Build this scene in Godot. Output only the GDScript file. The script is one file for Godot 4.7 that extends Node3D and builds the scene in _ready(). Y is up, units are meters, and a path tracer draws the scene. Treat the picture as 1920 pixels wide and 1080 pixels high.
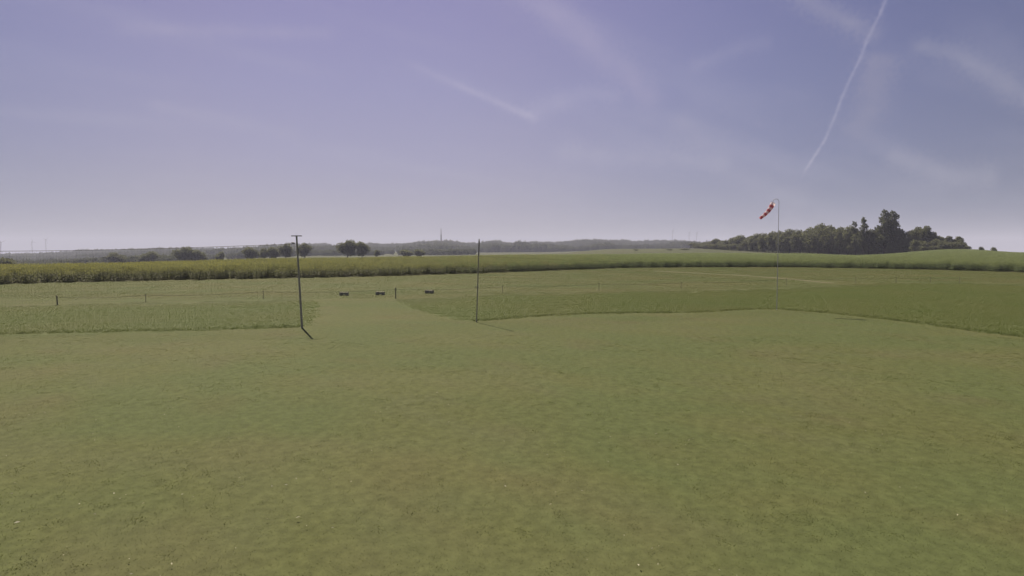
extends Node3D
# A mown model flying field in late May: camera 3.4 m up, looking a little down; -Z is into the picture, metres.

var names := {}
var wood_noise := FastNoiseLite.new()
var patch_noise := FastNoiseLite.new()
var fine_noise := FastNoiseLite.new()

# ---------------------------------------------------------------- mesh collecting
class Geo:
	var v := PackedVector3Array()
	var n := PackedVector3Array()
	var c := PackedColorArray()
	func tri(p: Vector3, q: Vector3, r: Vector3, col: Color, nn := Vector3.ZERO) -> void:
		var m := (r - p).cross(q - p).normalized()
		var turned := nn != Vector3.ZERO and m.dot(nn) < 0.0   # front faces run clockwise round their normals
		if nn != Vector3.ZERO:
			m = nn
		v.append(p); v.append(r if turned else q); v.append(q if turned else r)
		n.append(m); n.append(m); n.append(m)
		c.append(col); c.append(col); c.append(col)
	func quad(p: Vector3, q: Vector3, r: Vector3, s: Vector3, col: Color, nn := Vector3.ZERO) -> void:
		tri(p, q, r, col, nn); tri(p, r, s, col, nn)
	func tube(a: Vector3, b: Vector3, ra: float, rb: float, col: Color, sides := 8, caps := true) -> void:
		var d := (b - a).normalized()
		var x := d.cross(Vector3(0.31, 0.2, 0.93)).normalized()
		var y := x.cross(d)
		for k in sides:
			var t0 := TAU * k / sides
			var t1 := TAU * (k + 1) / sides
			var e0 := x * cos(t0) + y * sin(t0)
			var e1 := x * cos(t1) + y * sin(t1)
			var p := [a + e0 * ra, a + e1 * ra, b + e1 * rb, b + e0 * rb]
			var w := [e0, e1, e1, e0]
			for i in ([0, 1, 2, 0, 2, 3] if (p[2] - p[0]).cross(p[1] - p[0]).dot(e0 + e1) > 0.0 else [0, 2, 1, 0, 3, 2]):
				v.append(p[i]); n.append(w[i]); c.append(col)
			if caps:
				tri(b, b + e0 * rb, b + e1 * rb, col, d)
				tri(a, a + e1 * ra, a + e0 * ra, col, -d)
	func box(lo: Vector3, hi: Vector3, col: Color, bevel := 0.0) -> void:
		var s := (hi - lo) * 0.5
		var o := (hi + lo) * 0.5
		for ax in 3:
			for sg in [-1.0, 1.0]:
				var d := Vector3.ZERO; d[ax] = sg
				var i := (ax + 1) % 3
				var j := (ax + 2) % 3
				var u := Vector3.ZERO; u[i] = s[i] - bevel
				var w := Vector3.ZERO; w[j] = s[j] - bevel
				var f := o + d * s[ax]
				quad(f - u - w, f + u - w, f + u + w, f - u + w, col, d)
		if bevel > 0.0:   # narrow chamfers along the twelve edges
			for ax in 3:
				var i := (ax + 1) % 3
				var j := (ax + 2) % 3
				for si in [-1.0, 1.0]:
					for sj in [-1.0, 1.0]:
						var l := Vector3.ZERO; l[ax] = s[ax] - bevel
						var a := Vector3.ZERO; a[i] = si * s[i]; a[j] = sj * (s[j] - bevel)
						var b := Vector3.ZERO; b[i] = si * (s[i] - bevel); b[j] = sj * s[j]
						var nn := Vector3.ZERO; nn[i] = si; nn[j] = sj
						quad(o + a - l, o + a + l, o + b + l, o + b - l, col, nn.normalized())
	func leaf(p: Vector3, dir: Vector3, side: Vector3, len: float, wid: float, col: Color) -> void:   # a folded leaf of four faces
		var m := p + dir * len * 0.45
		var t := p + dir * len
		var up := side.cross(dir).normalized() * wid * 0.25
		tri(p, m + side * wid * 0.5 + up, m, col); tri(m, m + side * wid * 0.5 + up, t, col)
		tri(p, m, m - side * wid * 0.5 + up, col); tri(m, t, m - side * wid * 0.5 + up, col)
	func mesh() -> ArrayMesh:
		var a := []
		a.resize(Mesh.ARRAY_MAX)
		a[Mesh.ARRAY_VERTEX] = v; a[Mesh.ARRAY_NORMAL] = n; a[Mesh.ARRAY_COLOR] = c
		var m := ArrayMesh.new()
		m.add_surface_from_arrays(Mesh.PRIMITIVE_TRIANGLES, a)
		return m

# ---------------------------------------------------------------- naming
func numbered(called: String) -> String:
	if not names.has(called):
		names[called] = 0
		return called
	names[called] += 1
	return "%s_%03d" % [called, names[called]]

func tag(o: Node, label: String, category := "", group := "", kind := "") -> void:
	if label: o.set_meta("label", label)
	if category: o.set_meta("category", category)
	if group: o.set_meta("group", group)
	if kind: o.set_meta("kind", kind)

func thing(called: String, label: String, category: String, at := Vector3.ZERO, turn := 0.0, group := "") -> Node3D:
	var o := Node3D.new()
	o.name = numbered(called)
	add_child(o, true)
	o.position = at
	o.rotation.y = turn
	tag(o, label, category, group)
	return o

func put(called: String, g: Geo, m: Material, parent: Node = self) -> MeshInstance3D:
	var o := MeshInstance3D.new()
	o.name = numbered(called) if parent == self else called
	o.mesh = g.mesh()
	o.material_override = m
	parent.add_child(o, true)
	return o

func scatter(called: String, me: Mesh, m: Material, xf: Array, cols: Array, parent: Node = self) -> MultiMeshInstance3D:
	var mm := MultiMesh.new()
	mm.transform_format = MultiMesh.TRANSFORM_3D
	mm.use_colors = cols.size() > 0
	mm.mesh = me
	mm.instance_count = xf.size()
	for i in xf.size():
		mm.set_instance_transform(i, xf[i])
		if cols.size() > 0:
			mm.set_instance_color(i, cols[i])
	var o := MultiMeshInstance3D.new()
	o.name = numbered(called) if parent == self else called
	o.multimesh = mm
	o.material_override = m
	parent.add_child(o, true)
	o.set_meta("kind", "stuff")
	return o

func dup(root: Node3D, at: Vector3, turn: float, scl: Vector3, label: String, group := "") -> Node3D:
	var r: Node3D = root.duplicate()
	r.name = numbered(String(root.get_meta("called")))
	add_child(r, true)
	r.position = at
	r.rotation.y = turn
	r.scale = scl
	r.remove_meta("called")
	tag(r, label, "", group)
	return r

func rand_turn(rng: RandomNumberGenerator) -> Vector3:
	var y := rng.randf_range(-1, 1)
	var t := rng.randf() * TAU
	var s := sqrt(1.0 - y * y)
	return Vector3(s * cos(t), y, s * sin(t))

# ---------------------------------------------------------------- materials
func paint(rough: float, metal := 0.0, both := false, back := Color.BLACK, tex: Texture2D = null, scl := 1.0, normal: Texture2D = null) -> StandardMaterial3D:
	var m := StandardMaterial3D.new()
	m.vertex_color_use_as_albedo = true
	m.roughness = rough
	m.metallic = metal
	m.metallic_specular = 0.3
	if both:
		m.cull_mode = BaseMaterial3D.CULL_DISABLED
	if back != Color.BLACK:
		m.backlight_enabled = true
		m.backlight = back
	if tex:
		m.albedo_texture = tex
		m.uv1_triplanar = true
		m.uv1_world_triplanar = true
		m.uv1_scale = Vector3.ONE * scl
	if normal:
		m.normal_enabled = true
		m.normal_texture = normal
		m.normal_scale = 1.0
	return m

func grain(seed: int, freq: float, lo: float, hi: float, size := 512, stretch := 1) -> ImageTexture:
	var f := FastNoiseLite.new()
	f.seed = seed
	f.frequency = freq
	f.fractal_octaves = 5
	f.fractal_gain = 0.65
	var src := f.get_seamless_image(size, size)
	var im := Image.create(size, size, false, Image.FORMAT_RGB8)
	for y in size:
		for x in size:
			var k := lerpf(lo, hi, src.get_pixel((x * stretch) % size, y).r)
			im.set_pixel(x, y, Color(k, k, k))
	return ImageTexture.create_from_image(im)

# ---------------------------------------------------------------- the land
const COLS := [0.0, 300.0, 600.0, 800.0, 1000.0, 1160.0, 1300.0, 1500.0, 1600.0, 1800.0, 1920.0]   # bearings, as 960 + 1144 tan
const DEPTHS := [0.0, 75.0, 110.0, 200.0, 300.0, 600.0, 1000.0, 1500.0, 2200.0, 3500.0, 9000.0]
const LAND := [
	[0, 0, 0, 0, 0, 0, 0, 0, 0, 0, 0],
	[0, 0, 0, 0, 0, 0, 0, 0, 0, 0, 0],
	[-1.2, -0.2, 0, 0, 0, 0, 0, 0, 0, 0, 0],
	[-4, -2.2, -0.7, -0.2, 0, 0, 0, 0, -0.3, 0.9, 0.4],
	[-6, -4, -2, -1.2, -0.6, -0.2, 0, -0.4, -1.5, 1.7, 0],
	[-19, -14, -6, -5, -3, 3.2, 3.6, 1, -1, -3, -5],
	[-26, -18, -8, -7, -5, 0, 1, -2, -4, -6, -7],
	[-32, -20, -9, -6, -4, -1, 0, -2, -5, -8, -8],
	[-32, -13, 2, 11, 13, 18, 12, 6, 0, -12, -14],
	[-50, -42, -36, -34, -34, -34, -34, -34, -34, -40, -45],
	[-105, -100, -95, -95, -95, -95, -95, -95, -95, -95, -100]]

func land(x: float, z: float) -> float:
	var r := Vector2(x, z).length()
	if r < 1.0:
		return 0.0
	var az := clampf(absf(atan2(x, -z)), 0.0, 0.76)
	var d := r * cos(az)
	var col := clampf(960.0 + 1144.0 * tan(az) * signf(x), 0.0, 1920.0)
	var i := 0
	while i < COLS.size() - 2 and COLS[i + 1] < col:
		i += 1
	var j := 0
	while j < DEPTHS.size() - 2 and DEPTHS[j + 1] < d:
		j += 1
	var s := smoothstep(0.0, 1.0, (col - COLS[i]) / (COLS[i + 1] - COLS[i]))
	var t := clampf((d - DEPTHS[j]) / (DEPTHS[j + 1] - DEPTHS[j]), 0.0, 1.0)
	t = lerpf(t, smoothstep(0.0, 1.0, t), 0.6)
	return lerpf(lerpf(LAND[j][i], LAND[j][i + 1], s), lerpf(LAND[j + 1][i], LAND[j + 1][i + 1], s), t)

func on_land(x: float, z: float) -> Vector3:
	return Vector3(x, land(x, z), z)

var crop_front := PackedVector2Array([Vector2(-120, 0), Vector2(-80, -28), Vector2(-52.5, -54), Vector2(-48.8, -58.1), Vector2(-45.8, -60.8), Vector2(-37.5, -64.9), Vector2(-24.8, -70.8), Vector2(-14.7, -76.4), Vector2(-5.8, -82.9), Vector2(0, -88.6), Vector2(6.65, -95.1), Vector2(12.2, -100), Vector2(18.7, -106.9), Vector2(33.1, -111.4), Vector2(50.6, -111.4), Vector2(59, -105.4), Vector2(66.9, -99), Vector2(71.5, -91.7), Vector2(73, -86.6), Vector2(78, -76.5), Vector2(90, -55), Vector2(120, -20)])
var crop_back := PackedVector2Array([Vector2(330, -120), Vector2(330, -250), Vector2(240, -330), Vector2(190, -300), Vector2(160, -300), Vector2(120, -295), Vector2(83, -281), Vector2(39, -224), Vector2(0, -200), Vector2(-18, -172), Vector2(-34, -149), Vector2(-46, -132), Vector2(-58.7, -102), Vector2(-62, -93), Vector2(-66, -80), Vector2(-90, -55), Vector2(-135, -10)])
var strip_left := PackedVector2Array([Vector2(-34, -21.5), Vector2(-21.6, -24), Vector2(-17.6, -24.7), Vector2(-13.6, -25.3), Vector2(-9.2, -26.3), Vector2(-10.2, -31), Vector2(-12.5, -38.5), Vector2(-14.3, -40.9), Vector2(-22.5, -38.8), Vector2(-30.6, -36.3), Vector2(-44, -31)])
var strip_right := PackedVector2Array([Vector2(-7.7, -40.4), Vector2(-5.1, -34.05), Vector2(-2.9, -29.8), Vector2(-1.7, -28.5), Vector2(1.1, -30.5), Vector2(3.9, -31.8), Vector2(9.7, -32.3), Vector2(13.1, -34), Vector2(15, -34.3), Vector2(17.4, -31), Vector2(18.4, -28.3), Vector2(19.2, -25.1), Vector2(19.7, -23.3), Vector2(20, -22), Vector2(22, -12), Vector2(52, -38), Vector2(47.4, -56.4), Vector2(44.7, -60.8), Vector2(34, -59), Vector2(24.9, -52.6), Vector2(14.7, -49.2), Vector2(6.9, -48.6), Vector2(-0.7, -45.7)])
var track_line := PackedVector2Array([Vector2(21.9, -92.8), Vector2(29.4, -76.4), Vector2(31.1, -68.3), Vector2(31.5, -59.9)])

var back_left := PackedVector2Array([Vector2(-44, -31), Vector2(-30.6, -36.3), Vector2(-22.5, -38.8), Vector2(-14.3, -40.9)])
var back_right := PackedVector2Array([Vector2(-7.7, -40.4), Vector2(-0.7, -45.7), Vector2(6.9, -48.6), Vector2(14.7, -49.2), Vector2(24.9, -52.6), Vector2(34, -59), Vector2(44.7, -60.8), Vector2(47.4, -56.4)])

func strip_full(p: Vector2) -> float:   # 0 at the far margin, where the long grass thins out, 1 where it stands full
	var best := 1e9
	for line in [back_left, back_right]:
		for i in line.size() - 1:
			best = minf(best, p.distance_to(Geometry2D.get_closest_point_to_segment(p, line[i], line[i + 1])))
	return smoothstep(0.0, 4.5, best + 2.0 * patch_noise.get_noise_2d(p.x, p.y))

func in_strip(at: Vector2) -> bool:
	var p := at + Vector2(fine_noise.get_noise_2d(at.x * 3.0, at.y * 3.0), fine_noise.get_noise_2d(at.x * 3.0 + 70.0, at.y * 3.0)) * 0.3   # a ragged mower line
	return Geometry2D.is_point_in_polygon(p, strip_left) or Geometry2D.is_point_in_polygon(p, strip_right)

func track_near(p: Vector2) -> float:
	var best := 1e9
	for i in track_line.size() - 1:
		best = minf(best, p.distance_to(Geometry2D.get_closest_point_to_segment(p, track_line[i], track_line[i + 1])))
	return best

func turf(x: float, z: float, dry: float) -> Color:   # the colour of mown turf from place to place: green, straw and bare mossy patches
	var a := patch_noise.get_noise_2d(x, z * 1.4) * 0.5 + 0.5
	var b := fine_noise.get_noise_2d(x, z) * 0.5 + 0.5
	var c := Color(0.088, 0.104, 0.040).lerp(Color(0.108, 0.108, 0.047), clampf(a * 2.0 - 0.72 + dry, 0, 1))
	return c.lerp(Color(0.104, 0.096, 0.048), clampf(b * 1.6 - 0.85, 0, 0.45))

func tall_grass(x: float, z: float) -> Color:
	var a := patch_noise.get_noise_2d(x + 90.0, z) * 0.5 + 0.5
	return Color(0.108, 0.128, 0.055).lerp(Color(0.126, 0.132, 0.062), clampf(a * 1.5 - 0.45, 0, 1))

# ---------------------------------------------------------------- sky
func sky_color(dir: Vector3) -> Color:
	var e := maxf(rad_to_deg(asin(clampf(dir.y, -1, 1))), 0.0)
	var az := rad_to_deg(atan2(dir.x, -dir.z))
	var keys := [[0.0, Color(0.63, 0.615, 0.635)], [3.0, Color(0.632, 0.622, 0.685)], [8.0, Color(0.605, 0.60, 0.71)], [14.0, Color(0.573, 0.570, 0.712)], [22.0, Color(0.535, 0.525, 0.695)], [45.0, Color(0.47, 0.48, 0.64)], [90.0, Color(0.40, 0.43, 0.60)]]
	var c: Color = keys[-1][1]
	for k in keys.size() - 1:
		if e <= keys[k + 1][0]:
			c = keys[k][1].lerp(keys[k + 1][1], (e - keys[k][0]) / (keys[k + 1][0] - keys[k][0]))
			break
	c = c.srgb_to_linear()
	var away := absf(wrapf(az + 14.0, -180.0, 180.0))
	var f := lerpf(1.04, 0.47, smoothstep(4.0, 62.0, away))
	f = lerpf(f, 0.8, smoothstep(40.0, 85.0, e))
	var clear := Color(0.80, 1.0, 1.22).lerp(Color.WHITE, clampf((f - 0.47) / 0.53, 0, 1))   # deeper blue away from the sun
	c = Color(c.r * f * clear.r, c.g * f * clear.g, c.b * f * clear.b)
	# thin cirrus in long drawn-out sheets
	var p := dir / maxf(dir.y + 0.12, 0.05)
	var q := Vector2(p.x * 0.8 - p.z * 0.6, p.x * 0.6 + p.z * 0.8)
	var w := wood_noise.get_noise_3d(q.x * 16.0, q.y * 70.0, 5.0) * 0.6 + wood_noise.get_noise_3d(q.x * 40.0, q.y * 150.0, 40.0) * 0.4
	var veil := smoothstep(-0.05, 0.5, w) * 0.12 * smoothstep(0.0, 6.0, e)
	return c.lerp(Color(0.46, 0.45, 0.55), veil)

func trail(im: Image, pts: Array, w0: float, w1: float, a0: float, a1: float, ragged: float, tint: Color) -> void:   # a contrail through (bearing, height) points in degrees
	var W := im.get_width()
	var Hh := im.get_height()
	var lo := Vector2(1e9, 1e9)
	var hi := Vector2(-1e9, -1e9)
	for p in pts:
		lo = lo.min(p); hi = hi.max(p)
	var pad := maxf(w0, w1) * 3.0
	var total := 0.0
	for i in pts.size() - 1:
		total += pts[i].distance_to(pts[i + 1])
	for y in range(int((90.0 - hi.y - pad) / 180.0 * Hh), int((90.0 - lo.y + pad) / 180.0 * Hh)):
		for x in range(int(((lo.x - pad) / 360.0 + 0.5) * W), int(((hi.x + pad) / 360.0 + 0.5) * W)):
			var q := Vector2((x + 0.5) / W * 360.0 - 180.0, 90.0 - (y + 0.5) / Hh * 180.0)
			var best := 1e9
			var along := 0.0
			var run := 0.0
			for i in pts.size() - 1:
				var cp := Geometry2D.get_closest_point_to_segment(q, pts[i], pts[i + 1])
				var d := cp.distance_to(q)
				if d < best:
					best = d
					along = run + pts[i].distance_to(cp)
				run += pts[i].distance_to(pts[i + 1])
			var t := along / total
			var w := lerpf(w0, w1, t) * (1.0 + ragged * fine_noise.get_noise_2d(q.x * 6.0, q.y * 6.0))
			var ends := smoothstep(0.0, 0.12, t) * (1.0 - smoothstep(0.9, 1.0, t))
			var a := lerpf(a0, a1, t) * exp(-pow(best / w, 2.0)) * ends * (1.0 + ragged * 0.8 * wood_noise.get_noise_2d(q.x * 20.0, q.y * 20.0))
			if a > 0.003:
				im.set_pixel(x, y, im.get_pixel(x, y).lerp(tint, clampf(a, 0, 1)))

func make_sky() -> ImageTexture:
	var small := Image.create(768, 384, false, Image.FORMAT_RGBF)
	for y in 384:
		for x in 768:
			var e := deg_to_rad(90.0 - (y + 0.5) / 384.0 * 180.0)
			var az := deg_to_rad((x + 0.5) / 768.0 * 360.0 - 180.0)
			small.set_pixel(x, y, sky_color(Vector3(sin(az) * cos(e), sin(e), -cos(az) * cos(e))) if y < 200 else Color(0.36, 0.34, 0.38))
	small.resize(4096, 2048, Image.INTERPOLATE_CUBIC)
	var v := Vector2(0, 0)
	var white := Color(0.56, 0.53, 0.64)
	trail(small, [Vector2(31.2, 20.5), Vector2(30.8, 18.8), Vector2(30.3, 17.6), Vector2(29.6, 16.2), Vector2(29.3, 15.2), Vector2(28.9, 14.3), Vector2(28.4, 13.2), Vector2(28.0, 12.2), Vector2(27.7, 11.2), Vector2(27.3, 10.1), Vector2(26.9, 9.0), Vector2(26.2, 7.8), Vector2(25.6, 6.8), Vector2(25.0, 5.6)], 0.13, 0.085, 0.22, 0.28, 0.8, white)
	trail(small, [Vector2(20, 24), Vector2(24.2, 20.4), Vector2(27.1, 18.4), Vector2(29, 17.2), Vector2(31, 16)], 0.7, 0.75, 0.32, 0.2, 0.7, Color(0.42, 0.40, 0.47))
	trail(small, [Vector2(32, 15.6), Vector2(35.4, 14.3), Vector2(37.3, 12.7), Vector2(39.5, 10.9), Vector2(43, 8.0)], 0.6, 0.9, 0.2, 0.2, 0.7, Color(0.42, 0.41, 0.48))
	trail(small, [Vector2(-10.5, 16.8), Vector2(-4.9, 14.6), Vector2(-1.5, 13.3), Vector2(1.2, 12.2), Vector2(2.8, 11.7)], 0.30, 0.34, 0.05, 0.28, 0.6, white)
	trail(small, [Vector2(0.6, 11.9), Vector2(4.9, 13.5), Vector2(7.8, 14.0), Vector2(10.5, 13.3)], 0.9, 0.7, 0.13, 0.10, 0.7, white)
	trail(small, [Vector2(-4, 28), Vector2(1.9, 22.4), Vector2(3.9, 20.7), Vector2(6.8, 18.3), Vector2(10.7, 15.1), Vector2(14, 12)], 1.6, 1.2, 0.3, 0.2, 0.5, Color(0.44, 0.40, 0.54))
	trail(small, [Vector2(15.5, 15.4), Vector2(20.6, 16.9), Vector2(23, 16.9)], 0.6, 0.6, 0.09, 0.06, 0.6, white)
	trail(small, [Vector2(31, 7.6), Vector2(35, 5.5), Vector2(38.6, 5.2)], 0.8, 0.9, 0.18, 0.2, 0.7, Color(0.42, 0.41, 0.48))
	trail(small, [Vector2(-33, 16.5), Vector2(-24, 17.6), Vector2(-15, 18.4)], 0.5, 0.5, 0.18, 0.16, 0.6, Color(0.45, 0.42, 0.54))
	trail(small, [Vector2(-31, 11.4), Vector2(-23.7, 10.5), Vector2(-18, 9.6)], 0.5, 0.7, 0.14, 0.1, 0.6, Color(0.45, 0.43, 0.54))
	trail(small, [Vector2(3, 8.9), Vector2(11, 8.3), Vector2(20, 7.2)], 0.9, 0.8, 0.2, 0.16, 0.6, Color(0.48, 0.46, 0.55))
	trail(small, [Vector2(30.8, 15.4), Vector2(30.2, 12.6), Vector2(29.7, 10.2), Vector2(28.9, 8.4)], 1.3, 1.2, 0.26, 0.12, 0.6, Color(0.40, 0.37, 0.43))
	trail(small, [Vector2(14, 12), Vector2(20, 7), Vector2(26, 3)], 1.6, 1.8, 0.12, 0.14, 0.6, Color(0.44, 0.42, 0.5))
	var turned := Image.create(4096, 2048, false, Image.FORMAT_RGBF)   # the panorama's first column looks along -Z
	turned.blit_rect(small, Rect2i(2048, 0, 2048, 2048), Vector2i(0, 0))
	turned.blit_rect(small, Rect2i(0, 0, 2048, 2048), Vector2i(2048, 0))
	return ImageTexture.create_from_image(turned)

# ---------------------------------------------------------------- plants
func blade_patch(seed: int, radius: float, count: int, h0: float, h1: float, wid: float, lean: float, up := 2.2, vary := 0.15) -> ArrayMesh:
	var rng := RandomNumberGenerator.new()
	rng.seed = seed
	var g := Geo.new()
	for i in count:
		var r := radius * sqrt(rng.randf()) * rng.randf_range(0.55, 1.15)
		var t := rng.randf() * TAU
		var p := Vector3(cos(t) * r, -0.01, sin(t) * r)
		var h := rng.randf_range(h0, h1)
		var a := rng.randf() * TAU
		var sd := Vector3(cos(a), 0, sin(a)) * wid * rng.randf_range(0.6, 1.3) * 0.5
		var b := rng.randf() * TAU
		var tip := Vector3(cos(b), 0, sin(b)) * h * rng.randf_range(0.1, 1.0) * lean
		var k := rng.randf_range(1.0 - vary, 1.0 + vary)
		var straw := 1.0 if rng.randf() < vary * 0.8 else 0.0
		var col := Color(k * (1.0 + 0.35 * straw), k * (1.0 + 0.1 * straw), k * (1.0 + 0.25 * straw))
		var mid := p + Vector3(0, h * 0.6, 0) + tip * 0.35
		var face := sd.cross(Vector3.UP).normalized()
		if rng.randf() < 0.5:
			face = -face
		var nn := (Vector3.UP * up + face).normalized()   # blades bend over and show their upper sides
		g.quad(p - sd, p + sd, mid + sd * 0.8, mid - sd * 0.8, col, nn)
		g.tri(mid - sd * 0.8, mid + sd * 0.8, p + Vector3(0, h, 0) + tip, col, nn)
	return g.mesh()

func crop_patch(seed: int, flowers: float) -> ArrayMesh:   # a clump of rape plants in pod with the last flowers on top
	var rng := RandomNumberGenerator.new()
	rng.seed = seed
	var g := Geo.new()
	for i in 20:
		var r := 0.75 * sqrt(rng.randf())
		var t := rng.randf() * TAU
		var p := Vector3(cos(t) * r, -0.02, sin(t) * r)
		var h := rng.randf_range(1.18, 1.52)
		var top := p + Vector3(rng.randf_range(-0.1, 0.1), h, rng.randf_range(-0.1, 0.1))
		g.tube(p, top, 0.009, 0.004, Color(0.15, 0.16, 0.085), 3, false)
		for k in 7:   # leaves, large below
			var f := rng.randf_range(0.08, 0.72)
			var a := rng.randf() * TAU
			var d := Vector3(cos(a), rng.randf_range(-0.4, 0.5), sin(a)).normalized()
			var s := lerpf(0.30, 0.13, f)
			var q := rng.randf_range(0.8, 1.15)
			g.leaf(p.lerp(top, f), d, Vector3(-sin(a), 0, cos(a)), s, s * 0.45, Color(0.172 * q, 0.172 * q, 0.136 * q))
		for k in 5:   # pod-bearing branches
			var f := rng.randf_range(0.60, 0.9)
			var a := rng.randf() * TAU
			var b := p.lerp(top, f)
			var e := b + Vector3(cos(a) * 0.14, rng.randf_range(0.12, 0.3), sin(a) * 0.14)
			g.tube(b, e, 0.004, 0.003, Color(0.22, 0.21, 0.11), 3, false)
			for n in 5:
				var a2 := rng.randf() * TAU
				g.leaf(b.lerp(e, rng.randf_range(0.2, 1.0)), Vector3(cos(a2), 0.8, sin(a2)).normalized(), Vector3(-sin(a2), 0, cos(a2)), 0.09, 0.022, Color(0.30, 0.292, 0.19))
			if rng.randf() < flowers:
				for n in 4:
					var a3 := rng.randf() * TAU
					g.leaf(e, Vector3(cos(a3), 0.5, sin(a3)).normalized(), Vector3(-sin(a3), 0, cos(a3)), 0.035, 0.03, Color(0.52, 0.46, 0.06))
	return g.mesh()

func crown(seed: int, lobes: Array, count: int, size: float, base: Color) -> Geo:   # leaf clumps through overlapping lobes, thicker towards their skins
	var rng := RandomNumberGenerator.new()
	rng.seed = seed
	var g := Geo.new()
	var total := 0.0
	for l in lobes:
		total += l[1].x * l[1].y
	for l in lobes:
		var hue := rng.randf_range(0.85, 1.15)
		for i in int(count * l[1].x * l[1].y / total):
			var d := rand_turn(rng)
			var rr := pow(rng.randf(), 0.42) * (1.0 + 0.22 * wood_noise.get_noise_3d(d.x * 60.0 + seed, d.y * 60.0, d.z * 60.0 + l[0].x * 9.0))
			var p: Vector3 = l[0] + d * l[1] * rr
			var a := rand_turn(rng)
			var b := a.cross(rand_turn(rng)).normalized()
			var s := size * rng.randf_range(0.6, 1.4)
			var k := hue * rng.randf_range(0.8, 1.2)
			g.leaf(p, (a + d * 0.6).normalized(), b, s, s * 0.75, Color(base.r * k, base.g * k, base.b * k))
	return g

func limbs(seed: int, height: float, thick: float, ends: Array) -> Geo:
	var rng := RandomNumberGenerator.new()
	rng.seed = seed
	var g := Geo.new()
	var bark := Color(0.06, 0.05, 0.042)
	var pts := [Vector3(0, -0.3, 0)]
	for k in 6:
		pts.append(Vector3(rng.randf_range(-0.12, 0.12) * k * 0.3, height * (k + 1) / 6.0, rng.randf_range(-0.12, 0.12) * k * 0.3))
	for k in 6:
		g.tube(pts[k], pts[k + 1], thick * (1.0 - k / 6.6), thick * (1.0 - (k + 1) / 6.6), bark, 7, false)
	for e in ends:
		var f := clampf(e.y / height * 0.62, 0.2, 0.85)
		var from: Vector3 = pts[int(f * 6)]
		var mid: Vector3 = from.lerp(e, 0.5) + Vector3(0, 0.25, 0)
		g.tube(from, mid, thick * 0.42, thick * 0.26, bark, 5, false)
		g.tube(mid, e, thick * 0.26, thick * 0.06, bark, 5, false)
	return g

func tree_kind(called: String, category: String, seed: int, lobes: Array, count: int, size: float, base: Color, height: float, thick: float, leaf_m: Material, bark_m: Material) -> Node3D:
	var o := Node3D.new()
	o.name = called
	o.set_meta("called", called)
	o.set_meta("category", category)
	var ends := []
	for l in lobes:
		ends.append(l[0])
	put("trunk", limbs(seed + 7, height, thick, ends), bark_m, o)
	put("crown", crown(seed, lobes, count, size, base), leaf_m, o)
	return o

func ball_lobes(seed: int, n: int, centre: Vector3, spread: Vector3, rad: float) -> Array:
	var rng := RandomNumberGenerator.new()
	rng.seed = seed
	var out := [[centre, spread * 0.72]]
	for i in n:
		var d := rand_turn(rng)
		d.y = d.y * 0.9 + 0.05
		var k := rng.randf_range(0.7, 1.25) * rad
		out.append([centre + d * spread * 0.72, Vector3(k, k * 0.85, k)])
	return out

# ================================================================ scene
func _ready() -> void:
	# --- camera, sky, sun, exposure
	wood_noise.seed = 11; wood_noise.frequency = 0.02
	patch_noise.seed = 5; patch_noise.frequency = 0.09; patch_noise.fractal_octaves = 4
	fine_noise.seed = 8; fine_noise.frequency = 0.35; fine_noise.fractal_octaves = 3
	var cam := Camera3D.new()
	cam.name = "camera"
	cam.fov = 50.54
	cam.near = 0.1
	cam.far = 20000.0
	cam.position = Vector3(0, 3.4, 0)
	cam.rotation_degrees = Vector3(-3.7, 0, 0)
	add_child(cam)
	cam.current = true
	var env := Environment.new()
	env.background_mode = Environment.BG_SKY
	var sm := PanoramaSkyMaterial.new()
	sm.panorama = make_sky()
	sm.energy_multiplier = 0.545
	env.sky = Sky.new()
	env.sky.sky_material = sm
	env.tonemap_mode = Environment.TONE_MAPPER_LINEAR
	env.tonemap_exposure = 1.9
	env.sdfgi_enabled = true
	env.ssao_enabled = true
	env.ssil_enabled = true
	env.fog_enabled = true
	env.fog_density = 0.00021
	env.fog_light_color = Color(0.62, 0.632, 0.70)
	var we := WorldEnvironment.new()
	we.name = "world_environment"
	we.environment = env
	add_child(we)
	var sun := DirectionalLight3D.new()
	sun.name = "sun"
	sun.light_color = Color(1.0, 0.95, 0.86)
	sun.light_energy = 1.55
	sun.light_angular_distance = 0.5
	sun.shadow_enabled = true
	sun.rotation_degrees = Vector3(-47.5, 180.0 + 27.0, 0)   # ahead and to the left, high
	add_child(sun)

	# --- materials
	var turf_grain := grain(3, 0.02, 0.8, 1.0, 512)
	var soil := paint(0.95, 0, false, Color.BLACK, turf_grain, 0.35)
	var blades := paint(0.7, 0, true, Color(0.75, 0.8, 0.5))
	blades.metallic_specular = 0.22   # matt turf
	soil.metallic_specular = 0.2
	var leaves := paint(0.65, 0, true, Color(0.98, 1.0, 0.8))
	var bark := paint(0.95)
	var crop_m := paint(0.65, 0, true, Color(0.95, 0.98, 0.78))
	var wood := paint(0.85, 0, false, Color.BLACK, grain(21, 0.03, 0.65, 1.0, 256), 2.0)
	var steel := paint(0.55, 0.4)
	var plain := paint(0.8)

	land_sheets(soil)
	crops(crop_m)
	grasses(blades)
	far_land(leaves)
	trees(leaves, bark)
	field_things(wood, steel, plain)

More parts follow.
